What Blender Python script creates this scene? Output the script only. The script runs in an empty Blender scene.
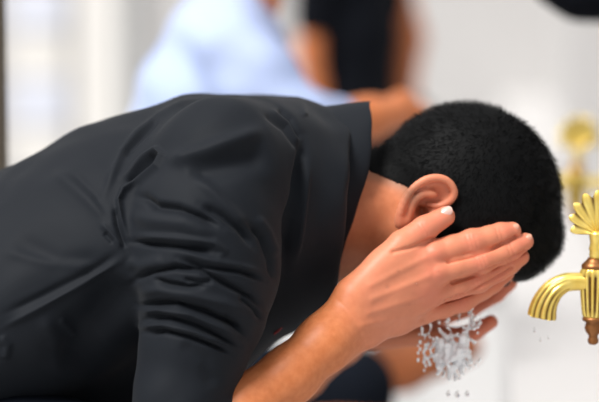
import bpy, math, random
import numpy as np
from mathutils import Vector, Matrix

random.seed(4); rng = np.random.default_rng(4)
scn = bpy.context.scene
COL = scn.collection
# ------------------------------------------------------------------ camera
S = 0.00105                      # metres per photo pixel in the plane of the washing man
D = 2.6                          # distance from the camera to that plane (Y = 0)
PITCH = math.radians(7.6)
CAM = np.array([0.0, -D, 1.0])
FW = np.array([0, math.cos(PITCH), -math.sin(PITCH)])
UPV = np.array([0, math.sin(PITCH), math.cos(PITCH)])
RT = np.array([1.0, 0, 0])
KX = S / D

def P(px, py, Y=0.0):
    """world point at depth Y seen at photo pixel px, py"""
    d = FW + (px - 299.5) * KX * RT + (201 - py) * KX * UPV
    return CAM + d * ((Y + D) / d[1])

def project(V):
    q = V - CAM
    dep = q @ FW
    return 299.5 + (q @ RT) / dep / KX, 201 - (q @ UPV) / dep / KX

def U(Y):                        # metres per pixel at depth Y
    return S * (Y + D) / D

# ------------------------------------------------------------------ signed distance fields
class Field:
    def __init__(s, lo, hi, h):
        s.lo = np.array(lo, float); s.h = h
        n = np.ceil((np.array(hi) - s.lo) / h).astype(int) + 1
        s.n = n
        s.ax = [(s.lo[i] + h * np.arange(n[i])).astype(np.float32) for i in range(3)]
        s.F = np.full(tuple(n), 1.0, np.float32)
    def clone(s):
        t = object.__new__(Field); t.lo, t.h, t.n, t.ax = s.lo, s.h, s.n, s.ax
        t.F = np.full(tuple(s.n), 1.0, np.float32); return t
    def sl(s, lo, hi):
        a = np.clip(np.floor((np.array(lo) - s.lo) / s.h).astype(int), 0, s.n)
        b = np.clip(np.ceil((np.array(hi) - s.lo) / s.h).astype(int) + 1, 0, s.n)
        if np.any(b <= a): return None
        sl = tuple(slice(a[i], b[i]) for i in range(3))
        X = s.ax[0][sl[0]][:, None, None]; Y = s.ax[1][sl[1]][None, :, None]; Z = s.ax[2][sl[2]][None, None, :]
        return sl, X, Y, Z
    def put(s, sl, d, k):
        A = s.F[sl]
        if k > 0:
            hh = np.maximum(k - np.abs(A - d), 0) / k
            s.F[sl] = np.minimum(A, d) - hh * hh * k * 0.25
        else:
            s.F[sl] = np.minimum(A, d)
    def cut(s, sl, d, k=0.0):
        A = s.F[sl]
        if k > 0:
            hh = np.maximum(k - np.abs(A + d), 0) / k
            s.F[sl] = np.maximum(A, -d) + hh * hh * k * 0.25
        else:
            s.F[sl] = np.maximum(A, -d)
    def _cap(s, a, ra, b, rb, m, ys):
        a = np.array(a, float); b = np.array(b, float); r = max(ra, rb)
        ext = np.array([r, r / ys, r]) + m
        q = s.sl(np.minimum(a, b) - ext, np.maximum(a, b) + ext)
        if q is None: return None
        sl, X, Y, Z = q
        w = np.array([1, ys, 1.0]); A = a * w; B = (b - a) * w
        dx, dy, dz = X - A[0], Y * ys - A[1], Z - A[2]
        bb = max(B @ B, 1e-12)
        t = np.clip((dx * B[0] + dy * B[1] + dz * B[2]) / bb, 0, 1)
        d = np.sqrt((dx - t * B[0]) ** 2 + (dy - t * B[1]) ** 2 + (dz - t * B[2]) ** 2) - (ra + t * (rb - ra))
        return sl, d.astype(np.float32)
    def cap(s, a, ra, b, rb, k=0.0, ys=1.0):
        q = s._cap(a, ra, b, rb, k + 4 * s.h, ys)
        if q: s.put(q[0], q[1], k)
    def capcut(s, a, ra, b, rb, k=0.0, ys=1.0):
        q = s._cap(a, ra, b, rb, k + 4 * s.h, ys)
        if q: s.cut(q[0], q[1], k)
    def chain(s, pts, k=0.0, ys=1.0, k0=None):
        for i in range(len(pts) - 1):
            s.cap(pts[i][0], pts[i][1], pts[i + 1][0], pts[i + 1][1], k0 if (i == 0 and k0 is not None) else k, ys)
    def _ell(s, c, r, R, m):
        c = np.array(c, float); r = np.array(r, float)
        e = r.max() + m
        q = s.sl(c - e, c + e)
        if q is None: return None
        sl, X, Y, Z = q
        dx, dy, dz = X - c[0], Y - c[1], Z - c[2]
        l = [dx * R[i][0] + dy * R[i][1] + dz * R[i][2] for i in range(3)]
        k0 = np.sqrt(sum((l[i] / r[i]) ** 2 for i in range(3)))
        k1 = np.sqrt(sum((l[i] / r[i] ** 2) ** 2 for i in range(3))) + 1e-6
        return sl, (k0 * (k0 - 1) / k1).astype(np.float32)
    def ell(s, c, r, R=np.eye(3), k=0.0):
        q = s._ell(c, r, R, k + 4 * s.h)
        if q: s.put(q[0], q[1], k)
    def ellcut(s, c, r, R=np.eye(3), k=0.0):
        q = s._ell(c, r, R, k + 4 * s.h)
        if q: s.cut(q[0], q[1], k)
    def half(s, p, n, k=0.0):    # keep the side opposite to n
        p = np.array(p); n = np.array(n) / np.linalg.norm(n)
        X, Y, Z = s.ax[0][:, None, None], s.ax[1][None, :, None], s.ax[2][None, None, :]
        d = ((X - p[0]) * n[0] + (Y - p[1]) * n[1] + (Z - p[2]) * n[2]).astype(np.float32)
        s.cut(tuple(slice(0, m) for m in s.n), -d, k)
    def mesh(s):
        return nets(s.F, s.lo, s.h)

def nets(F, lo, h):
    F = np.pad(F, 1, constant_values=1.0); lo = lo - h
    nx, ny, nz = F.shape
    I = F < 0
    cnt = np.zeros((nx - 1, ny - 1, nz - 1), np.int8)
    offs = [(i, j, k) for i in (0, 1) for j in (0, 1) for k in (0, 1)]
    for o in offs:
        cnt += I[o[0]:nx - 1 + o[0], o[1]:ny - 1 + o[1], o[2]:nz - 1 + o[2]]
    act = (cnt > 0) & (cnt < 8)
    idx = np.full(act.shape, -1, np.int64)
    C = np.argwhere(act); idx[act] = np.arange(len(C))
    f = {o: F[C[:, 0] + o[0], C[:, 1] + o[1], C[:, 2] + o[2]].astype(np.float64) for o in offs}
    acc = np.zeros((len(C), 3)); num = np.zeros(len(C))
    for a in offs:
        for ax in range(3):
            if a[ax] == 0:
                b = list(a); b[ax] = 1; b = tuple(b)
                fa, fb = f[a], f[b]
                m = (fa < 0) != (fb < 0)
                t = np.where(m, fa / np.where(m, fa - fb, 1), 0)
                p = np.array(a, float)[None, :].repeat(len(C), 0); p[:, ax] = t
                acc[m] += p[m]; num[m] += 1
    V = lo + (C + acc / num[:, None]) * h
    Q = []
    for ax in range(3):
        o1, o2 = [(1, 2), (2, 0), (0, 1)][ax]
        sa = [slice(None)] * 3; sb = [slice(None)] * 3
        sa[ax] = slice(0, F.shape[ax] - 1); sb[ax] = slice(1, F.shape[ax])
        A, B = I[tuple(sa)], I[tuple(sb)]
        E = np.argwhere(A != B)
        E = E[(E[:, o1] > 0) & (E[:, o2] > 0) & (E[:, o1] < F.shape[o1] - 1) & (E[:, o2] < F.shape[o2] - 1)]
        ins = A[E[:, 0], E[:, 1], E[:, 2]]
        def g(d1, d2):
            e = E.copy(); e[:, o1] -= d1; e[:, o2] -= d2
            return idx[e[:, 0], e[:, 1], e[:, 2]]
        q = np.stack([g(1, 1), g(0, 1), g(0, 0), g(1, 0)], 1)
        q[~ins] = q[~ins][:, ::-1]
        Q.append(q)
    return V, np.concatenate(Q)

def vnormals(V, Q):
    n = np.cross(V[Q[:, 2]] - V[Q[:, 0]], V[Q[:, 3]] - V[Q[:, 1]])
    N = np.zeros_like(V)
    for i in range(4): np.add.at(N, Q[:, i], n)
    return N / (np.linalg.norm(N, axis=1)[:, None] + 1e-12)

def relax(V, Q, it=2, f=0.5):
    for _ in range(it):
        A = np.zeros_like(V); c = np.zeros(len(V))
        for i in range(4):
            a, b = Q[:, i], Q[:, (i + 1) % 4]
            np.add.at(A, a, V[b]); np.add.at(A, b, V[a]); np.add.at(c, a, 1); np.add.at(c, b, 1)
        V = V + f * (A / np.maximum(c, 1)[:, None] - V)
    return V

def subdiv(V, Q):
    E = np.concatenate([np.stack([Q[:, i], Q[:, (i + 1) % 4]], 1) for i in range(4)])
    Es = np.sort(E, 1); key = Es[:, 0].astype(np.int64) * len(V) + Es[:, 1]
    uk, inv = np.unique(key, return_inverse=True)
    mid = (V[uk // len(V)] + V[uk % len(V)]) / 2
    fc = V[Q].mean(1); n, m = len(V), len(uk); k = len(Q)
    e = [inv[i * k:(i + 1) * k] + n for i in range(4)]; c = np.arange(k) + n + m
    return np.concatenate([V, mid, fc]), np.concatenate([np.stack([Q[:, i], e[i], c, e[i - 1]], 1) for i in range(4)])

def polydist(x, y, pl):
    """distance to a polyline and the share of its length at the closest point"""
    seg = [math.hypot(b[0] - a[0], b[1] - a[1]) for a, b in zip(pl[:-1], pl[1:])]; tot = sum(seg) + 1e-9
    best = np.full(len(x), 1e9); arc = np.zeros(len(x)); run = 0.0
    for (x0, y0), (x1, y1), l in zip(pl[:-1], pl[1:], seg):
        bx, by = x1 - x0, y1 - y0
        t = np.clip(((x - x0) * bx + (y - y0) * by) / (bx * bx + by * by + 1e-9), 0, 1)
        d = np.hypot(x - x0 - t * bx, y - y0 - t * by); m = d < best
        best[m] = d[m]; arc[m] = (run + t[m] * l) / tot; run += l
    return best, arc

def sstep(a, b, x):
    t = np.clip((x - a) / (b - a), 0, 1); return t * t * (3 - 2 * t)

def fold(V, Q, strokes, scale=S, taper=0.0):
    """press creases (amp < 0) and raise ridges (amp > 0) into the side of a surface that faces the viewer"""
    N = vnormals(V, Q)
    x, y = project(V)
    toc = CAM - V; toc /= np.linalg.norm(toc, axis=1)[:, None]
    w = sstep(0.0, 0.35, (N * toc).sum(1))
    h = np.zeros(len(V))
    for pl, wd, amp in strokes:
        xs = [p[0] for p in pl]; ys = [p[1] for p in pl]
        m = (x > min(xs) - 4 * wd) & (x < max(xs) + 4 * wd) & (y > min(ys) - 4 * wd) & (y < max(ys) + 4 * wd) & (w > 0)
        if not m.any(): continue
        d, u_ = polydist(x[m], y[m], pl)
        k = 1.0
        if taper: k = .12 + .88 * sstep(0, taper, u_) * sstep(0, taper, 1 - u_)
        h[m] += amp * k * np.exp(-(d / wd) ** 2)
    return V + N * (h * w * scale)[:, None]

# ------------------------------------------------------------------ objects
def link_mesh(name, V, Q, mat, parent=None, smooth=True, attrs=None):
    me = bpy.data.meshes.new(name)
    V = np.asarray(V, dtype=float)
    q_ = parent
    while q_:
        V = V - np.array(q_.location[:]); q_ = q_.parent
    V = V.astype(np.float32)
    if isinstance(Q, np.ndarray):
        me.vertices.add(len(V)); me.vertices.foreach_set('co', V.ravel())
        k = Q.shape[1]
        me.loops.add(Q.size); me.loops.foreach_set('vertex_index', Q.astype(np.int32).ravel())
        me.polygons.add(len(Q)); me.polygons.foreach_set('loop_start', np.arange(0, Q.size, k, dtype=np.int32))
        me.update(calc_edges=True); me.validate()
    else:
        me.from_pydata([tuple(map(float, v)) for v in V], [], [tuple(map(int, q)) for q in Q]); me.update()
    if smooth:
        me.polygons.foreach_set('use_smooth', np.ones(len(me.polygons), bool))
    for an, vals in (attrs or {}).items():
        if len(vals) == len(me.vertices):
            a = me.attributes.new(an, 'FLOAT', 'POINT'); a.data.foreach_set('value', np.asarray(vals, np.float32))
    if mat: me.materials.append(mat)
    o = bpy.data.objects.new(name, me); COL.objects.link(o)
    if parent: o.parent = parent
    return o

def tag(o, label=None, cat=None, group=None, kind=None):
    if label: o['label'] = label
    if cat: o['category'] = cat
    if group: o['group'] = group
    if kind: o['kind'] = kind
    return o

def thing(name, loc, label, cat, group=None):
    o = bpy.data.objects.new(name, None); o.location = tuple(float(c) for c in loc); o.empty_display_size = 0.05
    COL.objects.link(o); return tag(o, label, cat, group)

def join(parts):
    Vs, Qs, n = [], [], 0
    for V, Q in parts:
        Vs.append(V); Qs.append(np.asarray(Q) + n); n += len(V)
    return np.concatenate(Vs), np.concatenate(Qs)

def lathe(prof, c, seg=32, flute=0, depth=0.0, rng_f=None):
    """profile of (radius, z) turned about the vertical through c; returns V, Q, groove"""
    V, G = [], []
    for (r, z, fl) in prof:
        for j in range(seg):
            t = 2 * math.pi * j / seg
            g = fl * 0.5 * (1 - math.cos(flute * t)) if flute else 0
            rr = r * (1 - depth * g)
            V.append((c[0] + rr * math.cos(t), c[1] + rr * math.sin(t), c[2] + z)); G.append(g)
    Q = [(i * seg + j, i * seg + (j + 1) % seg, (i + 1) * seg + (j + 1) % seg, (i + 1) * seg + j)
         for i in range(len(prof) - 1) for j in range(seg)]
    return np.array(V), np.array(Q), np.array(G)

def tube(path, radii, seg=32, flute=0, depth=0.0, fl=None, cap=True):
    """tube along a path of points with per-point radii"""
    path = [Vector(p) for p in path]; V, G = [], []
    up = Vector((0, 1, 0))
    for i, p in enumerate(path):
        t = (path[min(i + 1, len(path) - 1)] - path[max(i - 1, 0)]).normalized()
        a = up.cross(t).normalized(); b = t.cross(a)
        for j in range(seg):
            th = 2 * math.pi * j / seg
            g = (fl[i] if fl else 1) * 0.5 * (1 - math.cos(flute * th)) if flute else 0
            r = radii[i] * (1 - depth * g)
            V.append(p + a * (r * math.cos(th)) + b * (r * math.sin(th))); G.append(g)
    Q = [(i * seg + j, i * seg + (j + 1) % seg, (i + 1) * seg + (j + 1) % seg, (i + 1) * seg + j)
         for i in range(len(path) - 1) for j in range(seg)]
    return np.array([tuple(v) for v in V]), np.array(Q), np.array(G)

def spline(pts, n):
    """Catmull-Rom through rows of numbers"""
    p = np.array(pts, float); p = np.vstack([2 * p[0] - p[1], p, 2 * p[-1] - p[-2]])
    out = []
    m = len(p) - 3
    for i in range(n):
        u = i / (n - 1) * m; k = min(int(u), m - 1); t = u - k
        a, b, c, d = p[k:k + 4]
        out.append(0.5 * ((2 * b) + (-a + c) * t + (2 * a - 5 * b + 4 * c - d) * t * t + (-a + 3 * b - 3 * c + d) * t ** 3))
    return np.array(out)

def box(lo, hi, bev=0.0):
    import bmesh
    bm = bmesh.new(); bmesh.ops.create_cube(bm, size=1)
    for v in bm.verts:
        v.co = Vector([lo[i] + (v.co[i] + .5) * (hi[i] - lo[i]) for i in range(3)])
    if bev: bmesh.ops.bevel(bm, geom=bm.edges[:], offset=bev, segments=2, affect='EDGES', profile=0.7)
    V = np.array([v.co[:] for v in bm.verts]); Q = [[v.index for v in f.verts] for f in bm.faces]
    bm.free(); return V, Q

# ------------------------------------------------------------------ materials
def mat(name, base, rough=0.5, **kw):
    m = bpy.data.materials.new(name); m.use_nodes = True
    nt = m.node_tree; b = nt.nodes['Principled BSDF']
    b.inputs['Base Color'].default_value = (*base, 1); b.inputs['Roughness'].default_value = rough
    for k, v in kw.items():
        b.inputs[k.replace('_', ' ')].default_value = v
    return m

def noise_mix(m, c1, c2, scale, detail=4, lo=.35, hi=.65, attr=None, vec=None):
    nt = m.node_tree; b = nt.nodes['Principled BSDF']
    n = nt.nodes.new('ShaderNodeTexNoise'); n.inputs['Scale'].default_value = scale; n.inputs['Detail'].default_value = detail
    tc = nt.nodes.new('ShaderNodeTexCoord'); nt.links.new(tc.outputs['Object'], n.inputs['Vector'])
    r = nt.nodes.new('ShaderNodeValToRGB'); r.color_ramp.elements[0].position = lo; r.color_ramp.elements[1].position = hi
    r.color_ramp.elements[0].color = (*c1, 1); r.color_ramp.elements[1].color = (*c2, 1)
    nt.links.new(n.outputs['Fac'], r.inputs['Fac']); nt.links.new(r.outputs['Color'], b.inputs['Base Color'])
    return r

def attr_mix(m, an, col, src=None):
    nt = m.node_tree; b = nt.nodes['Principled BSDF']
    a = nt.nodes.new('ShaderNodeAttribute'); a.attribute_name = an
    x = nt.nodes.new('ShaderNodeMix'); x.data_type = 'RGBA'
    nt.links.new(a.outputs['Fac'], x.inputs['Factor'])
    bc = b.inputs['Base Color']
    if bc.is_linked: nt.links.new(bc.links[0].from_socket, x.inputs['A'])
    else: x.inputs['A'].default_value = bc.default_value
    x.inputs['B'].default_value = (*col, 1)
    nt.links.new(x.outputs['Result'], bc)

def bump(m, scale, strength, dist=0.001, kind='noise', detail=3):
    nt = m.node_tree; b = nt.nodes['Principled BSDF']
    tc = nt.nodes.new('ShaderNodeTexCoord')
    n = nt.nodes.new('ShaderNodeTexNoise'); n.inputs['Scale'].default_value = scale; n.inputs['Detail'].default_value = detail
    nt.links.new(tc.outputs['Object'], n.inputs['Vector'])
    u = nt.nodes.new('ShaderNodeBump'); u.inputs['Strength'].default_value = strength; u.inputs['Distance'].default_value = dist
    nt.links.new(n.outputs['Fac'], u.inputs['Height']); nt.links.new(u.outputs['Normal'], b.inputs['Normal'])

M = {}
M['skin'] = mat('skin', (.60, .19, .07), .45, Subsurface_Weight=0.10, Subsurface_Scale=0.008, Specular_IOR_Level=.32)
M['skin'].node_tree.nodes['Principled BSDF'].inputs['Subsurface Radius'].default_value = (1, .35, .2)
noise_mix(M['skin'], (.56, .17, .058), (.65, .22, .085), 130, 6, .3, .7)
attr_mix(M['skin'], 'flush', (.64, .14, .065))
attr_mix(M['skin'], 'pale', (.69, .265, .175))
attr_mix(M['skin'], 'stubble_shade', (.16, .095, .06))  # stubble tint, also carries the painted shade of the neck
bump(M['skin'], 900, .25, .0006)
M['nail'] = mat('nail', (.66, .32, .22), .3)
M['thumbnail'] = mat('thumbnail', (.72, .45, .38), .25, Coat_Weight=.3)
M['hair'] = mat('hair', (.0042, .0045, .0048), .6, Specular_IOR_Level=.09)
M['shirt'] = mat('shirt_cloth', (.0062, .0083, .0122), .7, Specular_IOR_Level=.17, Sheen_Weight=.03, Sheen_Roughness=.5)
bump(M['shirt'], 1300, .3, .0005)
M['lining'] = mat('shirt_trim', (.20, .012, .014), .8)
M['trousers'] = mat('trouser_cloth', (.005, .007, .012), .9, Specular_IOR_Level=.1)
M['blue'] = mat('blue_cloth', (.42, .55, .86), .8)
noise_mix(M['blue'], (.37, .46, .71), (.42, .50, .73), 6)
M['black'] = mat('black_cloth', (.004, .005, .008), .9, Specular_IOR_Level=.1)
M['eye'] = mat('eyeball', (.75, .72, .68), .2)
M['brass'] = mat('brass', (.88, .66, .16), .26, Metallic=.6)
noise_mix(M['brass'], (.82, .58, .12), (.92, .72, .20), 70)
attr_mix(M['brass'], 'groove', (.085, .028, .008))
M['copper'] = mat('aged_copper', (.27, .11, .035), .4, Metallic=.7)
M['marble'] = mat('marble', (.80, .79, .775), .35)
noise_mix(M['marble'], (.51, .50, .495), (.54, .53, .525), 2.2, 6)
M['marble_cool'] = mat('marble_cool', (.74, .76, .84), .4)
noise_mix(M['marble_cool'], (.66, .685, .77), (.70, .725, .81), 3, 5)
M['cream'] = mat('cream_stone', (.80, .755, .65), .5)
noise_mix(M['cream'], (.74, .72, .685), (.78, .76, .73), 5, 5)
M['grey_stone'] = mat('grey_stone', (.50, .50, .48), .5)
noise_mix(M['grey_stone'], (.54, .545, .54), (.58, .585, .58), 6, 5)
M['floor'] = mat('floor_marble', (.78, .78, .77), .3)
noise_mix(M['floor'], (.46, .46, .46), (.49, .49, .49), 1.5, 6)
M['post'] = mat('dark_bronze', (.06, .045, .028), .5)
M['water'] = mat('water', (1, 1, 1), .03, Transmission_Weight=1.0, IOR=1.333)
M['foam'] = mat('splash_water', (.97, .98, 1), .08, Transmission_Weight=.04, IOR=1.33)

# ------------------------------------------------------------------ the washing man
YC = 0.08                                   # his middle plane
TILT = math.radians(22)
hu = np.array([math.cos(TILT), 0, math.sin(TILT)])      # up through the crown
hf = np.array([math.sin(TILT), 0, -math.cos(TILT)])     # the way the face looks
hl = np.array([0, -1.0, 0])                             # towards his near side
HC = P(465, 200, YC); HU = U(YC)
HR = np.array([hu, hf, hl])
def H(a, b, c): return HC + HU * (a * hu + b * hf + c * hl)

def head_core(f, grow=0.0):
    g = grow
    f.ell(H(2, 0, 0), np.array([88 + g, 91 + g, 73 + g]) * HU, HR)
    f.ell(H(-20, 30, 0), np.array([72 + g, 56 + g, 62 + g]) * HU, HR, .03)
    f.cap(P(402, 214, YC), (57 + g) * HU, P(300, 205, YC), (66 + g) * HU, .022, 0.98)
    if not grow: f.cap(P(378, 236, YC), 44 * HU, P(330, 238, YC), 46 * HU, .02)

def head_piece():
    lo = P(240, 360, YC); hi = P(590, 80, YC)
    f = Field((lo[0], YC - .115, lo[2]), (hi[0], YC + .115, hi[2]), .0014)
    head_core(f)
    u = HU
    f.ell(H(-72, 36, 0), np.array([54, 46, 50]) * u, HR, .03)           # jaw
    f.ell(H(-112, 62, 0), np.array([15, 20, 24]) * u, HR, .02)          # chin
    for s in (1, -1):
        f.cap(H(-98, 50, 12 * s), 15 * u, H(-72, -2, 48 * s), 13 * u, .018)   # jaw line
        f.ell(H(-38, 62, 34 * s), np.array([18, 16, 20]) * u, HR, .016)       # cheekbone
        f.cap(H(2, 84, 8 * s), 6 * u, H(2, 72, 42 * s), 6 * u, .012)          # brow
        f.ellcut(H(-14, 92, 31 * s), np.array([10, 14, 16]) * u, HR, .012)    # socket
        f.ell(H(-14, 72, 31 * s), np.array([10.5, 11, 12.5]) * u, HR, .003)   # closed lid
        f.capcut(H(-19, 84, 21 * s), 1.1 * u, H(-19, 79, 41 * s), 1.1 * u, .002)
    f.cap(H(-6, 86, 0), 6 * u, H(-48, 100, 0), 9 * u, .010)             # nose
    for s in (1, -1):
        f.ell(H(-53, 92, 9 * s), np.array([7, 10, 7]) * u, HR, .006)
        f.ellcut(H(-61, 95, 6 * s), np.array([4, 4, 3]) * u, HR, .003)
    f.cap(H(-78, 87, -14), 5 * u, H(-78, 87, 14), 5 * u, .008)          # lips
    f.cap(H(-89, 84, -12), 6 * u, H(-89, 84, 12), 6 * u, .007)
    f.capcut(H(-83, 93, -17), 1.3 * u, H(-83, 93, 17), 1.3 * u, .003)
    # ears
    for s in (1, -1):
        def E(px, py, out): # ear drawn on the near side, mirrored for the other
            p = P(px, py, 0.0); return np.array([p[0], YC - s * (70 + out) * u, p[2]])
        f.cap(E(424, 203, 2), 15 * u, E(428, 199, 3), 15 * u, .006)     # root
        c = E(425, 200, 9)
        th = math.radians(38); ea = np.array([math.cos(th), 0, math.sin(th)]); eb = np.array([-math.sin(th), 0, math.cos(th)])
        nrm = np.array([0.0, -s, 0.0])
        til = nrm * math.cos(.10) - eb * math.sin(.10)
        til /= np.linalg.norm(til); eb2 = eb - til * (eb @ til); eb2 /= np.linalg.norm(eb2)
        R = np.array([ea, eb2, til])
        def T(px, py, dz=0.0):   # point on the tilted ear plane
            q = E(px, py, 9) - c
            x, z = q @ ea, q @ eb
            return c + ea * x + eb2 * z + til * dz * u
        f.ell(T(425, 201, -1), np.array([32, 19, 5.0]) * u, R, .004)
        f.ellcut(T(428, 200, 6), np.array([22, 13, 9]) * u, R, .003)    # hollow
        hel = spline([(399, 223, 1), (399.5, 212, 4), (404, 198, 6), (412, 186, 7), (423, 178, 7), (434, 175.5, 6.5), (444, 177.5, 6), (451, 184, 5), (453.5, 192, 4), (449, 200, 3), (439, 205, 1.5), (428, 204, -1)], 30)
        rad = spline([(4.4,), (4.2,), (3.8,), (3.4,), (3.4,), (3.4,), (3.2,), (3.2,), (3.2,), (3.4,), (3,), (2.5,)], 30)[:, 0]
        for i in range(29):
            f.cap(T(*hel[i]), rad[i] * u, T(*hel[i + 1]), rad[i + 1] * u, .0022)
        anti = spline([(409, 217, 2), (411, 206, 4), (415, 197, 5), (423, 192, 4), (434, 193, 2.5)], 12)
        for i in range(11):
            f.cap(T(*anti[i]), 3.6 * u, T(*anti[i + 1]), 3.2 * u, .003)
        f.ell(T(403, 221, 2), np.array([7, 7, 5]) * u, R, .005)         # lobe
        f.ellcut(T(422, 212, 1), np.array([6, 7, 12]) * u, R, .003)     # canal
        f.cap(T(428, 221, 1), 4.5 * u, T(434, 214, 1), 4 * u, .004)     # tragus
    V, Q = f.mesh()
    V = relax(V, Q, 1, .4)
    return V, Q

def nearhand(f):
    k = .003
    # forearm and wrist
    f.chain([(P(188, 446, -.135), 38 * S), (P(245, 409, -.115), 31 * S), (P(290, 375, -.092), 27.5 * S), (P(325, 343, -.072), 26.5 * S), (P(346, 325, -.058), 25 * S)], .012)
    f.cap(P(318, 343, -.070), 18 * S, P(352, 303, -.050), 18 * S, .014)
    f.cap(P(325, 352, -.066), 16 * S, P(366, 331, -.046), 16 * S, .014)
    # back of the hand
    mc = [((352, 306, -.052), 17, (433, 255, -.026), 14.5), ((356, 314, -.054), 17, (435, 274, -.030), 14.5),
          ((360, 322, -.050), 17, (431, 294, -.022), 14), ((366, 330, -.044), 15.5, (424, 312, -.006), 12.5)]
    for a, ra, b, rb in mc:
        f.cap(P(*a), ra * S, P(*b), rb * S, .012)
    f.cap(P(400, 262, -.034), 13 * S, P(398, 318, -.026), 13 * S, .014)
    # thumb
    f.cap(P(356, 293, -.052), 18 * S, P(402, 245, -.034), 14.5 * S, .014)
    f.cap(P(385, 268, -.036), 15 * S, P(415, 262, -.030), 13 * S, .014)
    g = [[(402, 245, -.034), 14.5], [(425, 228.5, -.026), 12.6], [(445, 216.5, -.020), 10.2]]
    def finger(pts, kk=.002, root=.010):
        """one finger grown apart and then joined, so that neighbours keep a crease"""
        t = f.clone()
        t.chain([(P(*p), r * S) for p, r in pts], .004)
        m = t.F < .03
        A = f.F[m]; B = t.F[m]
        hh = np.maximum(kk - np.abs(A - B), 0) / kk
        f.F[m] = np.minimum(A, B) - hh * hh * kk * .25
    finger(g, .003)
    fingers = [
        [[(424, 261, -.028), 14], [(434, 254, -.027), 14.4], [(452, 248, -.024), 12.6], [(472, 242, -.019), 13.0], [(490, 237, -.014), 11.2], [(501, 234, -.010), 11.2], [(512, 231, -.005), 9.3]],
        [[(424, 280, -.032), 14], [(436, 273, -.031), 14.2], [(456, 267, -.028), 12.2], [(481, 261, -.022), 12.6], [(501, 253.5, -.013), 10.8], [(512, 248.5, -.008), 10.8], [(525, 241.5, -.001), 8.8]],
        [[(420, 298, -.025), 13], [(432, 293, -.023), 13.2], [(454, 287.5, -.021), 11.4], [(478, 281, -.014), 12], [(498, 271, -.004), 10.4], [(509, 264.5, .001), 10.2], [(521, 257, .008), 8.4]],
        [[(414, 315, -.010), 11.5], [(425, 311.5, -.007), 11.6], [(444, 308, -.004), 10], [(464, 301, .002), 10.6], [(483, 290, .009), 9.4], [(493, 284, .013), 9.0], [(507, 274, .020), 7.4]]]
    for fg in fingers: finger(fg, .0010)
    return fingers, g

def near_arm():
    lo = P(130, 480, -.1); hi = P(560, 190, -.03)
    f = Field((lo[0], -.215, lo[2]), (hi[0], .06, hi[2]), .0013)
    nearhand(f)
    V, Q = f.mesh(); V = relax(V, Q, 1, .4)
    st = []
    for x, y, dx, dy in [(472, 242, .3, 1), (481, 261, .35, 1), (478, 281, .4, 1), (464, 301, .5, 1)]:
        for o in (-4, 0, 4):
            st.append(([(x + o - dx * 6, y - dy * 6), (x + o + dx * 6, y + dy * 6)], 1.3, -.55))
    for x, y, dx, dy in [(500, 234, .3, 1), (511, 249, .4, 1), (508, 265, .5, 1), (424, 229, .6, 1)]:
        for o in (-2.5, 1.5):
            st.append(([(x + o - dx * 5, y - dy * 5), (x + o + dx * 5, y + dy * 5)], 1.1, -.5))
    for pl in [[(448, 262), (470, 257), (492, 249), (516, 237)], [(452, 283), (475, 275), (500, 265), (526, 251)], [(446, 301), (470, 293), (492, 280), (512, 268)]]:
        st.append((pl, 1.5, -3.4))
    # tendons and knuckles
    for x, y in [(433, 255), (435, 274), (431, 294), (425, 311)]:
        st.append(([(x - 3, y), (x + 3, y - 2)], 7, 1.7))
        st.append(([(x - 62, y + 30 - (y - 255) * .28), (x - 8, y + 3)], 3.5, .9))
    st.append(([(393, 252), (410, 248), (432, 239)], 2.0, -2.2))   # thumb web
    st.append(([(338, 300), (352, 318), (366, 345)], 2.5, -.5))
    V = fold(V, Q, st)
    x, y = project(V)
    flush = np.zeros(len(V))
    for px, py, r in [(433, 255, 16), (435, 274, 15), (431, 294, 15), (472, 242, 13), (481, 261, 13), (478, 281, 12), (510, 232, 14), (524, 242, 14), (519, 257, 14), (462, 302, 12), (425, 229, 14), (440, 220, 12), (500, 278, 14)]:
        flush = np.maximum(flush, np.exp(-((x - px) ** 2 + (y - py) ** 2) / r ** 2))
    hand = sstep(320, 380, x + (300 - y) * .3)
    return V, Q, np.clip(flush * .8 + hand * .10, 0, 1), hand * .55

def far_arm():
    lo = P(130, 480, .25); hi = P(560, 190, .12)
    f = Field((lo[0], .07, lo[2]), (hi[0] + .02, .36, hi[2] + .02), .0018)
    def C(x, y, Y, r): return (P(x, y, Y), r * U(Y))
    f.chain([C(190, 446, .30, 36), C(247, 411, .27, 29), C(300, 374, .23, 25), C(340, 340, .19, 24), C(352, 331, .175, 23)], .012)
    f.cap(*C(352, 318, .19, 17), *C(430, 268, .185, 14), .012)
    f.cap(*C(356, 324, .19, 16), *C(434, 292, .18, 13), .012)
    f.cap(*C(360, 330, .175, 16), *C(434, 316, .155, 13), .012)
    f.cap(*C(372, 336, .150, 14), *C(430, 333, .130, 12), .012)
    f.cap(*C(356, 308, .195, 17), *C(400, 255, .20, 14), .012)
    f.chain([C(400, 255, .20, 14), C(424, 240, .19, 12), C(444, 228, .185, 10)], .003)
    f.chain([C(430, 268, .185, 14), C(470, 252, .175, 12), C(496, 243, .165, 10), C(512, 238, .155, 8.5)], .003)
    f.chain([C(434, 292, .18, 13), C(478, 274, .165, 12), C(502, 262, .150, 10), C(516, 256, .140, 8.5)], .003)
    f.chain([C(434, 316, .155, 12), C(472, 306, .140, 10.5), C(496, 294, .125, 9), C(510, 283, .115, 7.5)], .0025)
    f.chain([C(428, 333, .128, 11), C(456, 337, .105, 9.5), C(476, 331, .092, 8.6), C(491, 322, .085, 7.2)], .0025)
    V, Q = f.mesh(); V = relax(V, Q, 1, .4)
    x, y = project(V)
    fl = sstep(440, 480, x) * .8
    return V, Q, fl, sstep(330, 380, x) * .5

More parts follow.
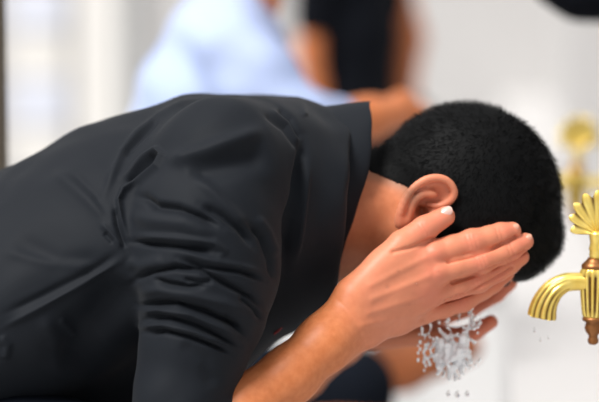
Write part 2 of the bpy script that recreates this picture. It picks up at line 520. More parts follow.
def torso_piece():
    lo = P(-300, 700, YC); hi = P(360, 60, YC)
    f = Field((lo[0] - .05, YC - .28, 0), (hi[0], YC + .28, hi[2]), .006)
    u = U(YC)
    f.chain([(P(325, 200, YC), 50 * u), (P(270, 206, YC), 60 * u), (P(120, 255, YC), 76 * u), (P(0, 315, YC), 80 * u), (P(-130, 380, YC), 84 * u)], .02, .75)
    hips = np.array(P(-150, 395, YC))
    for s, Y in ((1, YC - .10), (-1, YC + .10)):
        f.cap(P(235, 195, YC - s * .11), 40 * u, P(203, 300, YC - s * .165), 38 * u, .02)
        f.cap(P(203, 300, YC - s * .165), 38 * u, P(190, 440, YC - s * .215), 33 * u, .02)
        hip = hips + np.array([0, -s * .09, -.02]); kn = np.array([hips[0] + .33, Y - s * .07, .37]); an = np.array([hips[0] + .36, Y - s * .05, .08])
        f.chain([(hip, .085), (kn, .055), (an + (kn - an) * .7, .055), (an, .036)], .02)
        f.chain([(an + (-.03, 0, -.045), .035), (an + (.08, 0, -.05), .032), (an + (.16, -s * .01, -.06), .022)], .015)
    V, Q = f.mesh()
    return V, Q

man_root = P(-150, 395, YC); man_root[2] = 0
man = thing('person', man_root, 'person in a black shirt bending forward, washing his face with both hands', 'person')
hV, hQ = head_piece()
aV, aQ, aF, aP = near_arm()
bV, bQ, bF, bP = far_arm()
tV, tQ = torso_piece()
V, Q = join([(hV, hQ), (aV, aQ), (bV, bQ), (tV, tQ)])
# flush of the ear, thin beard shadow on jaw and nape, painted shade down the neck
x, y = project(hV)
earm = (np.abs(hV[:, 1] - YC) > .078) & (x < 458) & (y < 232) & (y > 170)
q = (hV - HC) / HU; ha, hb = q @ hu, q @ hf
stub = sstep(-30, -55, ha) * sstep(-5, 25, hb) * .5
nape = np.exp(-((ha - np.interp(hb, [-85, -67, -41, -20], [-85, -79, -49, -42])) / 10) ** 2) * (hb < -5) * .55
zero = lambda v: np.zeros(len(v))
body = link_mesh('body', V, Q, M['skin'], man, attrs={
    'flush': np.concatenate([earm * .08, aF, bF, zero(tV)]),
    'pale': np.concatenate([.18 + earm * .4, aP, bP, zero(tV)]),  # ear paler: backlight glowing through it painted into the skin
    'stubble_shade': np.concatenate([np.maximum(np.maximum(stub, nape), sstep(-52, -80, ha) * (.10 + .22 * sstep(215, 275, y))), zero(aV), zero(bV), zero(tV)])})  # last term paints the neck's shade, deeper towards the throat

# hair ---------------------------------------------------------------
def hair_mesh():
    lo = P(330, 330, YC); hi = P(590, 80, YC)
    f = Field((lo[0], YC - .11, lo[2]), (hi[0], YC + .11, hi[2]), .0018)
    g = Field((lo[0], YC - .11, lo[2]), (hi[0], YC + .11, hi[2]), .0018)
    head_core(f, 6.5)
    f.cap(P(538, 238, YC), 22 * HU, P(521, 264, YC), 17 * HU, .02, .45)
    X, Y, Z = f.ax[0][:, None, None], f.ax[1][None, :, None], f.ax[2][None, None, :]
    a = ((X - HC[0]) * hu[0] + (Z - HC[2]) * hu[2]) / HU
    b = ((X - HC[0]) * hf[0] + (Z - HC[2]) * hf[2]) / HU
    amin = np.interp(b, [-120, -85, -67, -41, -20, 22, 40, 56, 66, 84, 110], [-84, -84, -78, -50, -44, -46, -38, -6, 10, 14, 14])
    e = (a - amin)
    f.F += (np.clip(1 - e / 34, 0, 1) * 6.3 * HU).astype(np.float32)
    dd = (-e * HU * .75).astype(np.float32) * np.ones_like(f.F)
    f.F = np.maximum(f.F, dd)
    V, Q = f.mesh(); V = relax(V, Q, 2, .5)
    return V, Q
V, Q = hair_mesh()
N = vnormals(V, Q)
n0 = len(V)
# short clipped strands lying over the cap of hair
ns = 26000
fi = rng.integers(0, len(Q), ns)
wts = rng.dirichlet((1, 1, 1, 1), ns)
pos = (V[Q[fi]] * wts[:, :, None]).sum(1); nor = (N[Q[fi]] * wts[:, :, None]).sum(1)
nor /= np.linalg.norm(nor, axis=1)[:, None]
inside = (pos - HC) / HU
rad = np.linalg.norm(inside, axis=1)
crown = H(62, -55, 0)
flow = pos - crown; flow -= nor * (flow * nor).sum(1)[:, None]; flow /= np.linalg.norm(flow, axis=1)[:, None] + 1e-9
flow += rng.normal(0, .35, flow.shape)
am = np.interp(inside @ hf, [-120, -85, -67, -41, -20, 22, 40, 56, 66, 84, 110], [-84, -84, -78, -50, -44, -46, -38, -6, 10, 14, 14])
near_edge = np.clip(((inside @ hu) - am) / 45, 0.25, 1)
d = nor * (.25 + .45 * near_edge)[:, None] + flow * .75 + rng.normal(0, .12, flow.shape); d /= np.linalg.norm(d, axis=1)[:, None]
L = rng.uniform(.005, .0095, ns) * (.35 + .65 * near_edge)
side = np.cross(d, nor); side /= np.linalg.norm(side, axis=1)[:, None] + 1e-9
wd = rng.uniform(.00018, .00034, ns)
b0 = pos - nor * .0008
sv = np.stack([b0 - side * wd[:, None], b0 + side * wd[:, None], b0 + d * (L * .6)[:, None] + side * (wd * .8)[:, None], b0 + d * L[:, None] + flow * (L * .1)[:, None]], 1).reshape(-1, 3)
sq = np.arange(ns * 4).reshape(-1, 4)
V, Q = join([(V, Q), (sv, sq)])
hair = link_mesh('hair', V, Q, M['hair'], man)
hair['label'] = 'short black clipped hair'

# eyebrows
for s in (1, -1):
    f = Field(np.minimum(H(20, 95, 60 * s), H(-15, 50, 0)) - .02, np.maximum(H(20, 95, 60 * s), H(-15, 50, 0)) + .03, .0018)
    for i in range(8):
        t0, t1 = i / 8, (i + 1) / 8
        pa = lambda t: H(4 + 5 * math.sin(t * 2.4), 91 - 13 * t * t, (10 + 36 * t) * s)
        f.cap(pa(t0), (4.5 - 2.5 * t0) * HU, pa(t1), (4.5 - 2.5 * t1) * HU, .001)
    V, Q = f.mesh()
    if len(V): link_mesh('eyebrow', V, Q, M['hair'], man)

# nails
def nail(px, py, Y, ang, a, b, out, turn=0.0, name='fingernail'):
    c = P(px, py, Y)
    toc = CAM - c; toc /= np.linalg.norm(toc)
    t = math.radians(ang); ex = np.array([math.cos(t), 0, math.sin(t)])
    n = toc + np.array([-math.sin(t), 0, math.cos(t)]) * turn + ex * .12; n /= np.linalg.norm(n)
    ex = ex - n * (ex @ n); ex /= np.linalg.norm(ex); ey = np.cross(n, ex)
    V, Q = [], []
    m, k = 13, 9
    for i in range(m):
        for j in range(k):
            u_, v_ = -1 + 2 * i / (m - 1), -1 + 2 * j / (k - 1)
            # rounded-square outline
            uu = u_ * math.sqrt(max(0, 1 - v_ * v_ / 2 * .8)); vv = v_ * math.sqrt(max(0, 1 - u_ * u_ / 2 * .8))
            V.append(c + S * (ex * a * uu + ey * b * vv) + n * S * (out - 2.6 * vv * vv - 1.0 * uu * uu))
    for i in range(m - 1):
        for j in range(k - 1):
            Q.append((i * k + j, (i + 1) * k + j, (i + 1) * k + j + 1, i * k + j + 1))
    V = np.array(V); n1 = len(V)
    V = np.vstack([V, V - n * .0006]); Q = Q + [tuple(reversed([i + n1 for i in q_])) for q_ in Q]
    o = link_mesh(name, V, np.array(Q), M['thumbnail' if name == 'thumbnail' else 'nail'], man); o['label'] = 'pale pink ' + name
nail(446, 214.5, -.020, 32, 7.5, 5.2, 10.0, .35, 'thumbnail')
nail(514, 230, -.005, 22, 5.2, 4.0, 9.0, .45)
nail(528, 240, -.001, 30, 4.8, 3.8, 8.4, .45)

# beads of water on the wet hand
bead = []
for px, py, Y, rr in [(411, 306, -.045, 1.5), (398, 268, -.052, 1.1), (389, 285, -.055, 1.2), (452, 299, -.030, 1.3), (438, 268, -.046, 1.1), (376, 318, -.062, 1.2), (418, 284, -.050, 1.0), (463, 276, -.036, 1.2), (440, 305, -.026, 1.2), (404, 320, -.042, 1.0), (425, 322, -.026, 1.3), (470, 290, -.026, 1.2)]:
    c = P(px, py, Y)
    V, Q, G = lathe([(0, -rr * S, 0), (rr * S * .7, -rr * S * .7, 0), (rr * S, 0, 0), (rr * S * .7, rr * S * .7, 0), (0, rr * S, 0)], (0, 0, 0), 12)
    # drop the bead onto the hand surface along the line of sight
    ax_, ay_ = project(aV); m = np.hypot(ax_ - px, ay_ - py) < 2.5
    if m.any():
        k_ = np.argmin(aV[m][:, 1]); c = aV[m][k_]
    bead.append((V + c, Q))
V, Q = join(bead)
bd = link_mesh('water_bead', V, Q, M['water'], man); bd['kind'] = 'stuff'

# shirt --------------------------------------------------------------
def shirt_mesh():
    lo = P(-230, 480, YC); hi = P(372, 78, YC)
    f = Field((lo[0], YC - .32, lo[2]), (hi[0], YC + .32, hi[2]), .0026)
    u = U(YC); yc = YC
    f.chain([(P(318, 188, yc), 74 * u), (P(290, 186, yc), 83 * u), (P(210, 206, yc), 108 * u), (P(132, 238, yc), 116 * u), (P(52, 282, yc), 117 * u), (P(-60, 345, yc), 118 * u), (P(-170, 400, yc), 118 * u)], .03, .66)
    f.chain([(P(306, 258, yc), 56 * u), (P(300, 240, yc), 64 * u), (P(264, 258, yc), 69 * u), (P(196, 318, yc), 66 * u), (P(80, 400, yc), 80 * u)], .03, .8)
    for s in (1, -1):
        q = lambda x, y, o, r: (P(x, y, yc - s * o), r * U(yc - s * o))
        f.chain([q(258, 160, .085, 62), q(226, 168, .13, 70), q(208, 225, .155, 75), q(206, 275, .17, 72), q(203, 312, .18, 62), q(195, 345, .19, 54), q(182, 395, .205, 48), q(178, 440, .215, 50)], .012, .92, k0=.03)
        f.chain([q(178, 440, .215, 48), q(213, 424, .205, 40)], .010)
    f.half(P(345, 190, YC), (.9966, 0, -.082), .006)
    V, Q = f.mesh()
    V = relax(V, Q, 2, .5); V, Q = subdiv(V, Q); V = relax(V, Q, 2, .5)
    st = [
        ([(206, 96), (185, 102), (160, 115), (138, 134), (122, 152), (114, 172), (102, 200)], 4.0, 4.0),
        ([(161, 117), (144, 134), (130, 149), (124, 160)], 3.0, -4.5),
        ([(157, 154), (147, 164), (135, 176), (127, 184)], 3.4, -6.5),
        ([(122, 178), (130, 170), (145, 158), (157, 150), (163, 155), (157, 166), (140, 180), (124, 190), (119, 200), (121, 218), (126, 236)], 2.8, 6),
        ([(115, 206), (118, 225), (126, 250)], 3.0, -5),
        ([(134, 196), (146, 198), (155, 206), (178, 209), (200, 217), (222, 228)], 4.2, -8),
        ([(128, 214), (150, 220), (185, 224), (215, 238)], 7, 3.5),
        ([(165, 162), (185, 158), (200, 153), (222, 145), (250, 136), (265, 128)], 8, 7),
        ([(185, 176), (215, 168), (250, 158), (270, 150)], 13, -8),
        ([(200, 204), (222, 216), (240, 230), (254, 248)], 4, -7),
        ([(190, 172), (212, 192), (232, 212), (248, 230)], 6, 4),
        ([(247, 222), (262, 238), (271, 260), (275, 282)], 3.2, -6),
        ([(256, 215), (268, 232), (277, 258)], 4, 3),
        ([(303, 135), (302, 165), (297, 195), (291, 220), (288, 250), (284, 275)], 5, -11),
        ([(308, 160), (306, 195), (301, 230), (296, 262)], 2.6, 3),
        ([(276, 108), (290, 120), (302, 140)], 3, -4), ([(262, 112), (285, 128), (300, 152)], 3, -3), ([(268, 108), (288, 124), (301, 146)], 2.5, 2.5),
        ([(296, 98), (303, 106), (306, 118)], 3, 3),
        # rolled-up sleeve
        ([(131, 242), (165, 245), (200, 249), (216, 252)], 3.0, -6), ([(135, 236), (175, 238), (215, 243), (224, 251), (219, 259)], 3.2, 3.5),
        ([(177, 258), (200, 266), (240, 270), (267, 281)], 3.0, -6), ([(180, 252), (215, 262), (262, 272)], 3.2, 2.5),
        ([(128, 287), (136, 279), (150, 272), (175, 267), (200, 270), (225, 284), (250, 296), (268, 312)], 3.0, -7),
        ([(124, 262), (140, 266), (165, 260)], 6, 3),
        ([(152, 278), (168, 284), (188, 287), (208, 286)], 2.6, -5), ([(182, 279), (198, 282), (216, 281)], 2.4, -4),
        ([(134, 293), (158, 290), (190, 295), (225, 303), (250, 316)], 5, 4),
        ([(135, 307), (150, 304), (175, 303), (205, 312), (235, 325), (248, 338)], 2.8, -8),
        ([(138, 312), (160, 310), (190, 314), (222, 328), (240, 341)], 2.6, 3.5),
        ([(138, 322), (150, 317), (170, 318), (190, 324), (215, 335), (240, 347)], 2.4, -6),
        ([(139, 327), (165, 325), (195, 332), (225, 345)], 2.4, 3),
        ([(139, 333), (165, 331), (190, 337), (215, 346), (233, 355)], 2.6, -5.5),
        ([(180, 340), (205, 360), (215, 390)], 8, -3),
        ([(238, 296), (255, 310), (262, 322)], 3, -4), ([(222, 314), (240, 330)], 2.6, -3),
        # flank
        ([(124, 258), (105, 271), (85, 283), (50, 302), (0, 329)], 3.2, 2.6),
        ([(122, 250), (100, 265), (75, 279), (40, 297), (0, 316)], 4, -3),
        ([(128, 275), (112, 300), (85, 330), (70, 380)], 22, -14),
        ([(50, 168), (78, 190), (105, 215), (122, 240)], 6, 2.2), ([(70, 170), (95, 195), (112, 225)], 5, -2),
        ([(100, 222), (112, 236), (124, 248)], 3, 2.5), ([(104, 232), (114, 243)], 2.5, -3),
        ([(10, 235), (60, 262), (105, 258)], 9, -2.2), ([(0, 250), (50, 263), (100, 268)], 6, 1.8),
        ([(0, 205), (40, 190), (90, 165)], 10, 2), ([(0, 335), (8, 345), (5, 360)], 4, 3),
        ([(40, 315), (55, 340), (60, 380)], 7, 2), ([(60, 318), (80, 345)], 4, 2),
    ]
    st = [(p_, w_, a_ * (1.3 if min(q_[1] for q_ in p_) > 230 and p_[0][0] > 120 and w_ < 3.5 else 1.0)) for p_, w_, a_ in st]
    V = fold(V, Q, st, taper=.2)
    # slow irregular ease of the cloth all over
    n = vnormals(V, Q)
    wob = np.sin(V[:, 0] * 61 + 1.3 * np.sin(V[:, 2] * 47)) * np.sin(V[:, 2] * 53 + V[:, 1] * 71 + 2 * np.sin(V[:, 0] * 29))
    V = V + n * (wob * .0011)[:, None]
    return V, Q
V, Q = shirt_mesh()
shirt = link_mesh('shirt', V, Q, M['shirt'], man)
shirt['label'] = 'black shirt with rolled creased sleeves'

# collar: a folded band about the neck, open under the chin
def collar():
    V, Q = [], []
    # sections across the band: (centre px, py, half height px, half width px)
    inner = [(322, 196, 82, 74), (340, 192, 84, 70), (357, 189, 86, 66)]
    outer = [(361, 188.5, 87.5, 68), (352, 191, 88, 73), (335, 196, 91, 80), (318, 202, 95, 88), (306, 207, 98, 96)]
    rings = inner + outer
    seg = 56
    for ri, (cx, cy, rh, rw) in enumerate(rings):
        for j in range(seg + 1):
            t = math.radians(-173 + 346 * j / seg)       # 0 is the nape
            yy = YC - math.sin(t) * rw * U(YC)
            ypx = cy - math.cos(t) * rh
            xpx = np.interp(ypx, [90, 105, 140, 170, 200, 230, 275, 300], [372, 371, 372, 366, 357, 346, 341, 339]) + cx - 361
            p = P(xpx, ypx, YC)
            p[1] = yy
            wav = .0010 * math.sin(t * 9 + ri)
            V.append(p + np.array([wav, 0, 0]))
    for r in range(len(rings) - 1):
        for j in range(seg):
            a = r * (seg + 1) + j
            Q.append((a, a + 1, a + seg + 2, a + seg + 1))
    return np.array(V), np.array(Q)
V, Q = collar()
co = link_mesh('collar', V, Q, M['shirt'], shirt)
md = co.modifiers.new('thick', 'SOLIDIFY'); md.thickness = .0028; md.offset = 0
md = co.modifiers.new('sub', 'SUBSURF'); md.levels = 1; md.render_levels = 2
# red piping inside the placket below the collar
pts = spline([(296, 306, .0), (289, 318, .0), (281, 328, .0), (274, 334, .0)], 16)
V, Q, G = tube([P(a, b, YC - .062) for a, b, c in pts], [.0012] * 16, 8)
pp = link_mesh('piping', V, Q, M['lining'], shirt); pp['label'] = 'thin red piping'

# trousers
def trousers():
    hips = np.array(P(-150, 395, YC)); u = U(YC)
    f = Field((hips[0] - .25, YC - .30, 0.02), (hips[0] + .5, YC + .30, hips[2] + .22), .006)
    f.chain([(P(-60, 372, YC), 92 * u), (P(-140, 395, YC), 108 * u)], .03, .62)
    for s in (1, -1):
        hip = hips + np.array([0, -s * .09, -.02]); kn = np.array([hips[0] + .33, YC - s * .17, .37]); an = np.array([hips[0] + .36, YC - s * .15, .13])
        f.chain([(hip, .098), (kn, .068), (an + (kn - an) * .7, .066), (an, .056)], .03)
    return f.mesh()
V, Q = trousers()
link_mesh('trousers', V, Q, M['trousers'], man)
# the stool he sits on
sx, sz = man_root[0], P(-150, 395, YC)[2] - .135
V, Q, G = lathe([(.0, 0, 0), (.13, 0, 0), (.135, .02, 0), (.12, .04, 0), (.105, .10, 0), (.105, sz - .09, 0), (.15, sz - .05, 0), (.165, sz - .03, 0), (.165, sz - .006, 0), (.155, sz, 0), (.0, sz, 0)], (sx, YC, 0), 40)
st_ = thing('stool', (sx, YC, 0), 'round white marble stool under the man in the black shirt', 'stool')
link_mesh('pedestal', V, Q, M['marble'], st_)

# ------------------------------------------------------------------ taps
def brass_tap(origin):
    """origin: middle of the body at the height of the spout root"""
    o = np.array(origin); e = S
    root = thing('tap', o, '', 'tap')
    V, Q, G = lathe([(.0, 20 * e, 0), (9 * e, 20 * e, 0), (12 * e, 17 * e, 0), (14.5 * e, 13 * e, .3), (15 * e, 8 * e, 1), (14.6 * e, 0, 1), (13.5 * e, -14 * e, 1), (12.4 * e, -26 * e, 1), (11.4 * e, -32 * e, .6), (10 * e, -34 * e, 0), (0, -34 * e, 0)], o, 128, 14, .17)
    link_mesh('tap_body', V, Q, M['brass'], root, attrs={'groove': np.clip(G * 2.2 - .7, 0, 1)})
    V, Q, G = lathe([(0, 27 * e, 0), (6.5 * e, 27 * e, 0), (7.5 * e, 25 * e, 0), (10 * e, 22.5 * e, 0), (12.6 * e, 20 * e, 0), (13.2 * e, 17.5 * e, 0), (12.5 * e, 16 * e, 0), (0, 16 * e, 0)], o, 48)
    link_mesh('collar_ring', V, Q, M['copper'], root)
    V, Q, G = lathe([(0, -33 * e, 0), (10.5 * e, -33.5 * e, 0), (11.5 * e, -35.5 * e, 0), (11 * e, -37.5 * e, 0), (7.5 * e, -39 * e, 0), (8.2 * e, -42 * e, 0), (9 * e, -45 * e, 0), (7.8 * e, -49 * e, 0), (4.6 * e, -53 * e, 0), (4.6 * e, -55 * e, 0), (5.6 * e, -57 * e, 0), (5.4 * e, -60 * e, 0), (3.6 * e, -62 * e, 0), (0, -62.5 * e, 0)], o, 40)
    link_mesh('finial', V, Q, M['copper'], root)
    V, Q, G = lathe([(0, 54 * e, 0), (7.2 * e, 54 * e, 0), (8 * e, 50 * e, 0), (7.2 * e, 46 * e, 0), (6.6 * e, 42 * e, 0), (7.4 * e, 38 * e, 0), (8 * e, 36 * e, 0), (7 * e, 33.5 * e, 0), (7.4 * e, 30 * e, 0), (6.8 * e, 26 * e, 0), (0, 26 * e, 0)], o + np.array([2 * e, 0, 0]), 40)
    link_mesh('stem', V, Q, M['brass'], root)
    # cockle-shell handle: fan of round-ended ribs with thickness
    V, Q, G = [], [], []
    ribs = 9; na = ribs * 12; nr = 14; cz = 66 * e
    hinge = np.array([o[0] + 3 * e, o[1], o[2] + 49 * e])
    for side in (-1, 1):
        for i in range(nr + 1):
            r0 = i / nr
            for j in range(na + 1):
                s_ = j / na; th = math.radians(-116 + 232 * s_)
                ph = s_ * ribs * 2 * math.pi
                lobe = .5 * (1 - math.cos(ph))
                rmax = (24 + 11 * math.cos(th * .5) ** 1.2) * e * (1 - .20 * (1 - lobe ** .6))
                px_ = math.sin(th) * rmax * r0 * .95; pz_ = (math.cos(th) * rmax * r0 * 1.0 + 10 * e * r0)
                edge = 1 - r0 ** 6
                thick = (1.2 + 3.4 * (1 - .5 * r0) * (.45 + .55 * lobe)) * e * max(edge, .0) ** .5
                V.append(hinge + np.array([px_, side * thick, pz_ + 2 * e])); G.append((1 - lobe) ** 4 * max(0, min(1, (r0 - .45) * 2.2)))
    W = na + 1
    for s_i in range(2):
        for i in range(nr):
            for j in range(na):
                a = s_i * (nr + 1) * W + i * W + j
                q_ = (a, a + 1, a + W + 1, a + W)
                Q.append(q_ if s_i == 1 else tuple(reversed(q_)))
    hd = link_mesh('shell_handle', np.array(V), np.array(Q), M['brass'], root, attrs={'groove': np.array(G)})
    # spout
    pts = spline([(-6, 2, 9.5), (-18, 2.5, 9.2), (-30, 1, 10), (-41, -6, 11.5), (-48, -16, 13), (-51.5, -26, 14.2), (-52.5, -34, 15)], 40)
    path = [o + np.array([a * e, 0, b * e]) for a, b, c in pts]; rad = [c * e for a, b, c in pts]
    fl = [min(1, max(0, (i - 8) / 14)) for i in range(40)]
    path += [path[-1] + np.array([0, 0, .6 * e]), path[-1] + np.array([.3 * e, 0, 12 * e])]; rad += [12.3 * e, 8 * e]; fl += [.5, 0]
    V, Q, G = tube(path, rad, 96, 12, .16, fl)
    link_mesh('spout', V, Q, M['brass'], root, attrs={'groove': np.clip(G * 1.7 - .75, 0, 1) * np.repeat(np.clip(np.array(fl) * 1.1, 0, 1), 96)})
    # pipe and rose to the wall
    path = [o + np.array([x_, 0, .0]) for x_ in (.008, .03, .06, .072, .074, .088)]
    V, Q, G = tube(path, [.0085, .0085, .0085, .010, .022, .024], 32)
    link_mesh('wall_pipe', V, Q, M['brass'], root)
    return root

def copy_tree(o, parent=None):
    c = o.copy(); COL.objects.link(c)
    if parent: c.parent = parent
    for ch in list(o.children): copy_tree(ch, c)
    return c

WS = .078                                            # the wall leads off slightly to the right
t1 = brass_tap(P(594, 284, 0))
t1['label'] = 'sharp brass tap with shell handle and fluted spout, nearest at right edge'
t1['group'] = 'brass taps along the marble wall'
p2 = P(576, 183, 1.0)
t2 = copy_tree(t1); t2.location = tuple(float(c) for c in p2)
t2['label'] = 'blurred brass tap farther along the wall, above the nearest tap'
wall_x0 = P(594, 284, 0)[0] + .086

# drops falling from the taps and hands
def blob(center, rx, rz, seed):
    f = Field(np.array(center) - max(rx, rz) * 1.6, np.array(center) + max(rx, rz) * 1.6, max(rx, rz) / 7)
    f.ell(center, (rx, rx, rx), np.eye(3)); f.cap(center, rx * .9, np.array(center) + (0.2 * rx, 0, rz), rx * .25, rx * .5)
    return f.mesh()
def drop(px, py, Y, rx, rz, label, group):
    V, Q = blob(P(px, py, Y), rx * S, rz * S, 0)
    o = link_mesh('water_drop', V, Q, M['water']); tag(o, label, 'water drop', group); return o
drop(534, 331, 0, 1.3, 4, 'small water drop falling just under the lip of the nearest brass spout', 'drops under the tap')
drop(540, 340, 0, 1.2, 3, 'tiny water drop lowest and leftmost below the nearest brass spout', 'drops under the tap')
drop(548, 338, 0, 1.1, 3, 'tiny water drop lowest and rightmost below the nearest brass spout', 'drops under the tap')
for px, py, r, lab in [(448, 394, 2.2, 'left drop of the low row falling beneath the splash at bottom edge'), (457, 395, 2.6, 'middle drop of the low row falling beneath the splash at bottom edge'), (467, 394, 2.2, 'right drop of the low row falling beneath the splash at bottom edge'),
                       (470, 361, 2.6, 'round bright drop just right of the splash under the hands'), (459, 378, 1.8, 'small lone drop just beneath the white splash core')]:
    drop(px, py, .03, r, r * 1.8, lab, 'drops under the hands')

# the splash itself
f = Field(P(405, 400, .04) - (0, .03, 0), P(500, 300, .04) + (0, .03, 0), .0008)
def wp(x_, y_): return P(x_, y_, .03 + rng.normal(0, .007))
f.ell(P(456, 353, .03), np.array([9, 6, 11]) * S)
for i in range(70):                                    # ragged core
    cx, cy = 453 + rng.normal(0, 10), 352 + rng.normal(0, 9)
    if abs(cx - 453) > 19 or abs(cy - 352) > 18: continue
    r = rng.uniform(1.6, 4.2)
    f.cap(wp(cx, cy), r * S, wp(cx + rng.normal(0, 4), cy + rng.normal(2, 5)), r * .6 * S, .0025)
for (x0, y0, x1, y1, n, r) in [(426, 345, 424, 362, 6, 1.5), (432, 340, 430, 364, 6, 1.5), (437, 338, 437, 360, 6, 1.7), (441, 330, 447, 340, 6, 1.8), (448, 338, 466, 334, 8, 1.7), (464, 333, 474, 327, 6, 1.9), (466, 328, 475, 318, 6, 1.4), (474, 328, 480, 324, 5, 1.6),
                            (470, 312, 474, 326, 6, 1.5), (473, 305, 470, 316, 5, 1.2), (420, 326, 424, 338, 5, 1.1), (430, 322, 432, 338, 5, 1.1), (466, 336, 474, 342, 5, 1.7), (446, 322, 450, 330, 4, 1.1), (458, 314, 459, 322, 4, 1.0), (440, 362, 444, 376, 5, 1.4), (452, 366, 455, 378, 5, 1.5), (462, 362, 463, 374, 5, 1.4)]:
    prev = None
    for i in range(n):
        t = i / (n - 1)
        p = wp(x0 + (x1 - x0) * t + rng.normal(0, 1.2), y0 + (y1 - y0) * t + rng.normal(0, 1.0))
        rr = r * rng.uniform(.6, 1.3) * S
        if prev is not None: f.cap(prev[0], prev[1], p, rr, .0015)
        prev = (p, rr)
for i in range(40):
    f.ell(wp(rng.uniform(418, 482), rng.uniform(318, 378)), np.array([1, 1, 1.5]) * rng.uniform(.7, 1.7) * S)
V, Q = f.mesh()
sp = link_mesh('water_splash', V, Q, M['foam']); tag(sp, 'white splash of water running down out of the washing man\'s cupped hands', 'water', kind='stuff')

# ------------------------------------------------------------------ people behind
def piece(lo, hi, h, fn):
    f = Field(lo, hi, h); fn(f); V, Q = f.mesh(); return relax(V, Q, 1, .5), Q

def blue_person():
    Y = 1.1; u = U(Y)
    q = lambda x, y, dy, r: (P(x, y, Y + dy), r * u)
    hip = P(185, 385, Y)
    root = thing('person', (hip[0], Y, 0), 'blurred person in a light blue shirt reaching forward, behind the washing man', 'person', 'people washing behind')
    lo, hi = np.array([hip[0] - .25, Y - .4, 0.0]), np.array([P(500, 300, Y)[0], Y + .4, 1.05])
    def bodyf(f):
        f.chain([q(220, 70, 0, 48), q(195, 200, 0, 56), q(185, 360, 0, 60)], .03, .7)
        f.chain([q(232, 35, 0, 38), q(253, 0, 0, 25), q(266, -40, 0, 26)], .02)            # neck
        c = P(296, -98, Y)
        f.ell(c, (.092, .074, .108), np.eye(3), .02); f.ell(c + (.035, 0, -.06), (.055, .055, .06), np.eye(3), .02)
        f.cap(c + (.09, 0, .0), .008, c + (.108, 0, -.035), .012, .01)
        f.cap(c + (.078, -.025, -.075), .007, c + (.078, .025, -.075), .007, .008); f.cap(c + (.074, -.02, -.088), .008, c + (.074, .02, -.088), .008, .006)
        f.cap(c + (.082, -.04, .018), .008, c + (.082, .04, .018), .008, .012); f.ell(c + (.055, 0, -.108), (.025, .026, .02), np.eye(3), .015)
        for s in (1, -1): f.ellcut(c + (.095, -s * .032, .0), (.018, .016, .012), np.eye(3), .01); f.ell(c + (.074, -s * .032, .0), (.012, .013, .012), np.eye(3), .003); f.ell(c + (-.01, -s * .075, -.01), (.02, .012, .032), np.eye(3), .004)
        for s in (1, -1): f.ell(c + (-.01, -s * .075, -.01), (.02, .01, .032), np.eye(3), .004)
        for s in (1, -1):
            f.chain([q(236, 56, -s * .13, 28), q(300, 120, -s * .215, 23)], .03)
            f.chain([q(300, 122, -s * .22, 22), q(368, 119, -s * .12, 20), q(392, 114, -s * .09, 17)], .02)
            for k_ in range(4): f.chain([q(390, 108 + 5 * k_, -s * .09, 8), q(412, 106 + 5 * k_, -s * .06, 6.5), q(428 - k_ * 2, 110 + 5 * k_, -s * .04, 5.5)], .006)
            f.chain([q(385, 108, -s * .09, 9), q(400, 97, -s * .07, 6.5), q(412, 98, -s * .05, 5.5)], .006)
        f.chain([q(190, 390, -.1, 46), q(352, 400, -.15, 36), q(368, 520, -.15, 24)], .03)
        f.chain([q(368, 560, -.15, 22), q(372, 600, -.15, 22), q(440, 612, -.15, 14)], .02)
        f.chain([q(190, 390, .1, 46), q(310, 402, .16, 34), q(388, 366, .10, 23)], .03)
        f.chain([q(388, 368, .10, 24), q(404, 366, .10, 25), q(440, 353, .10, 21), q(466, 347, .10, 17)], .02)
        for k_ in range(5): f.cap(*q(462, 343 + 3 * k_, .10 - .02 + .012 * k_, 8), *q(476 - k_, 341 + 3 * k_, .10 - .02 + .012 * k_, 6 - .4 * k_), .004)
    V, Q = piece(lo, hi, .006, bodyf)
    link_mesh('body', V, Q, M['skin'], root)
    def shirtf(f):
        f.chain([q(226, 48, 0, 62), q(208, 110, 0, 71), q(195, 200, 0, 76), q(185, 350, 0, 78)], .03, .62)
        f.chain([q(230, 32, 0, 47), q(236, 6, 0, 33)], .02)
        for s in (1, -1):
            f.chain([q(236, 52, -s * .15, 40), q(264, 86, -s * .19, 36), q(300, 120, -s * .22, 30), q(332, 124, -s * .17, 26)], .025)
    V, Q = piece(lo, hi, .006, shirtf)
    V = V + vnormals(V, Q) * (np.sin(V[:, 0] * 40 + V[:, 2] * 55) * np.sin(V[:, 2] * 25 - V[:, 0] * 30) * .005)[:, None]
    link_mesh('shirt', V, Q, M['blue'], root)
    def hairf(f):
        c = P(296, -98, Y); f.ell(c + (-.012, 0, .012), (.096, .081, .108), np.eye(3)); f.half(c + (.045, 0, -.01), (1, 0, -.35), .01); f.half(c + (0, 0, -.045), (0, 0, -1), .01)
    V, Q = piece(lo, np.array([hi[0], hi[1], 1.2]), .006, hairf)
    if len(V): link_mesh('hair', V, Q, M['hair'], root)
    def trf(f):
        f.chain([q(187, 345, 0, 72), q(187, 385, 0, 76)], .03, .62)
        f.chain([q(190, 390, -.1, 52), q(352, 388, -.15, 37), q(364, 505, -.15, 30)], .03)
        f.chain([q(190, 390, .1, 52), q(310, 402, .16, 38), q(368, 378, .11, 28)], .03)
    V, Q = piece(lo, hi, .006, trf)
    link_mesh('trousers', V, Q, M['trousers'], root)
    z = hip[2] - .135
    V, Q, G = lathe([(.0, 0, 0), (.13, 0, 0), (.135, .02, 0), (.12, .04, 0), (.105, .06, 0), (.105, z - .05, 0), (.15, z - .04, 0), (.165, z - .03, 0), (.165, z - .006, 0), (.155, z, 0), (.0, z, 0)], (hip[0], Y, 0), 40)
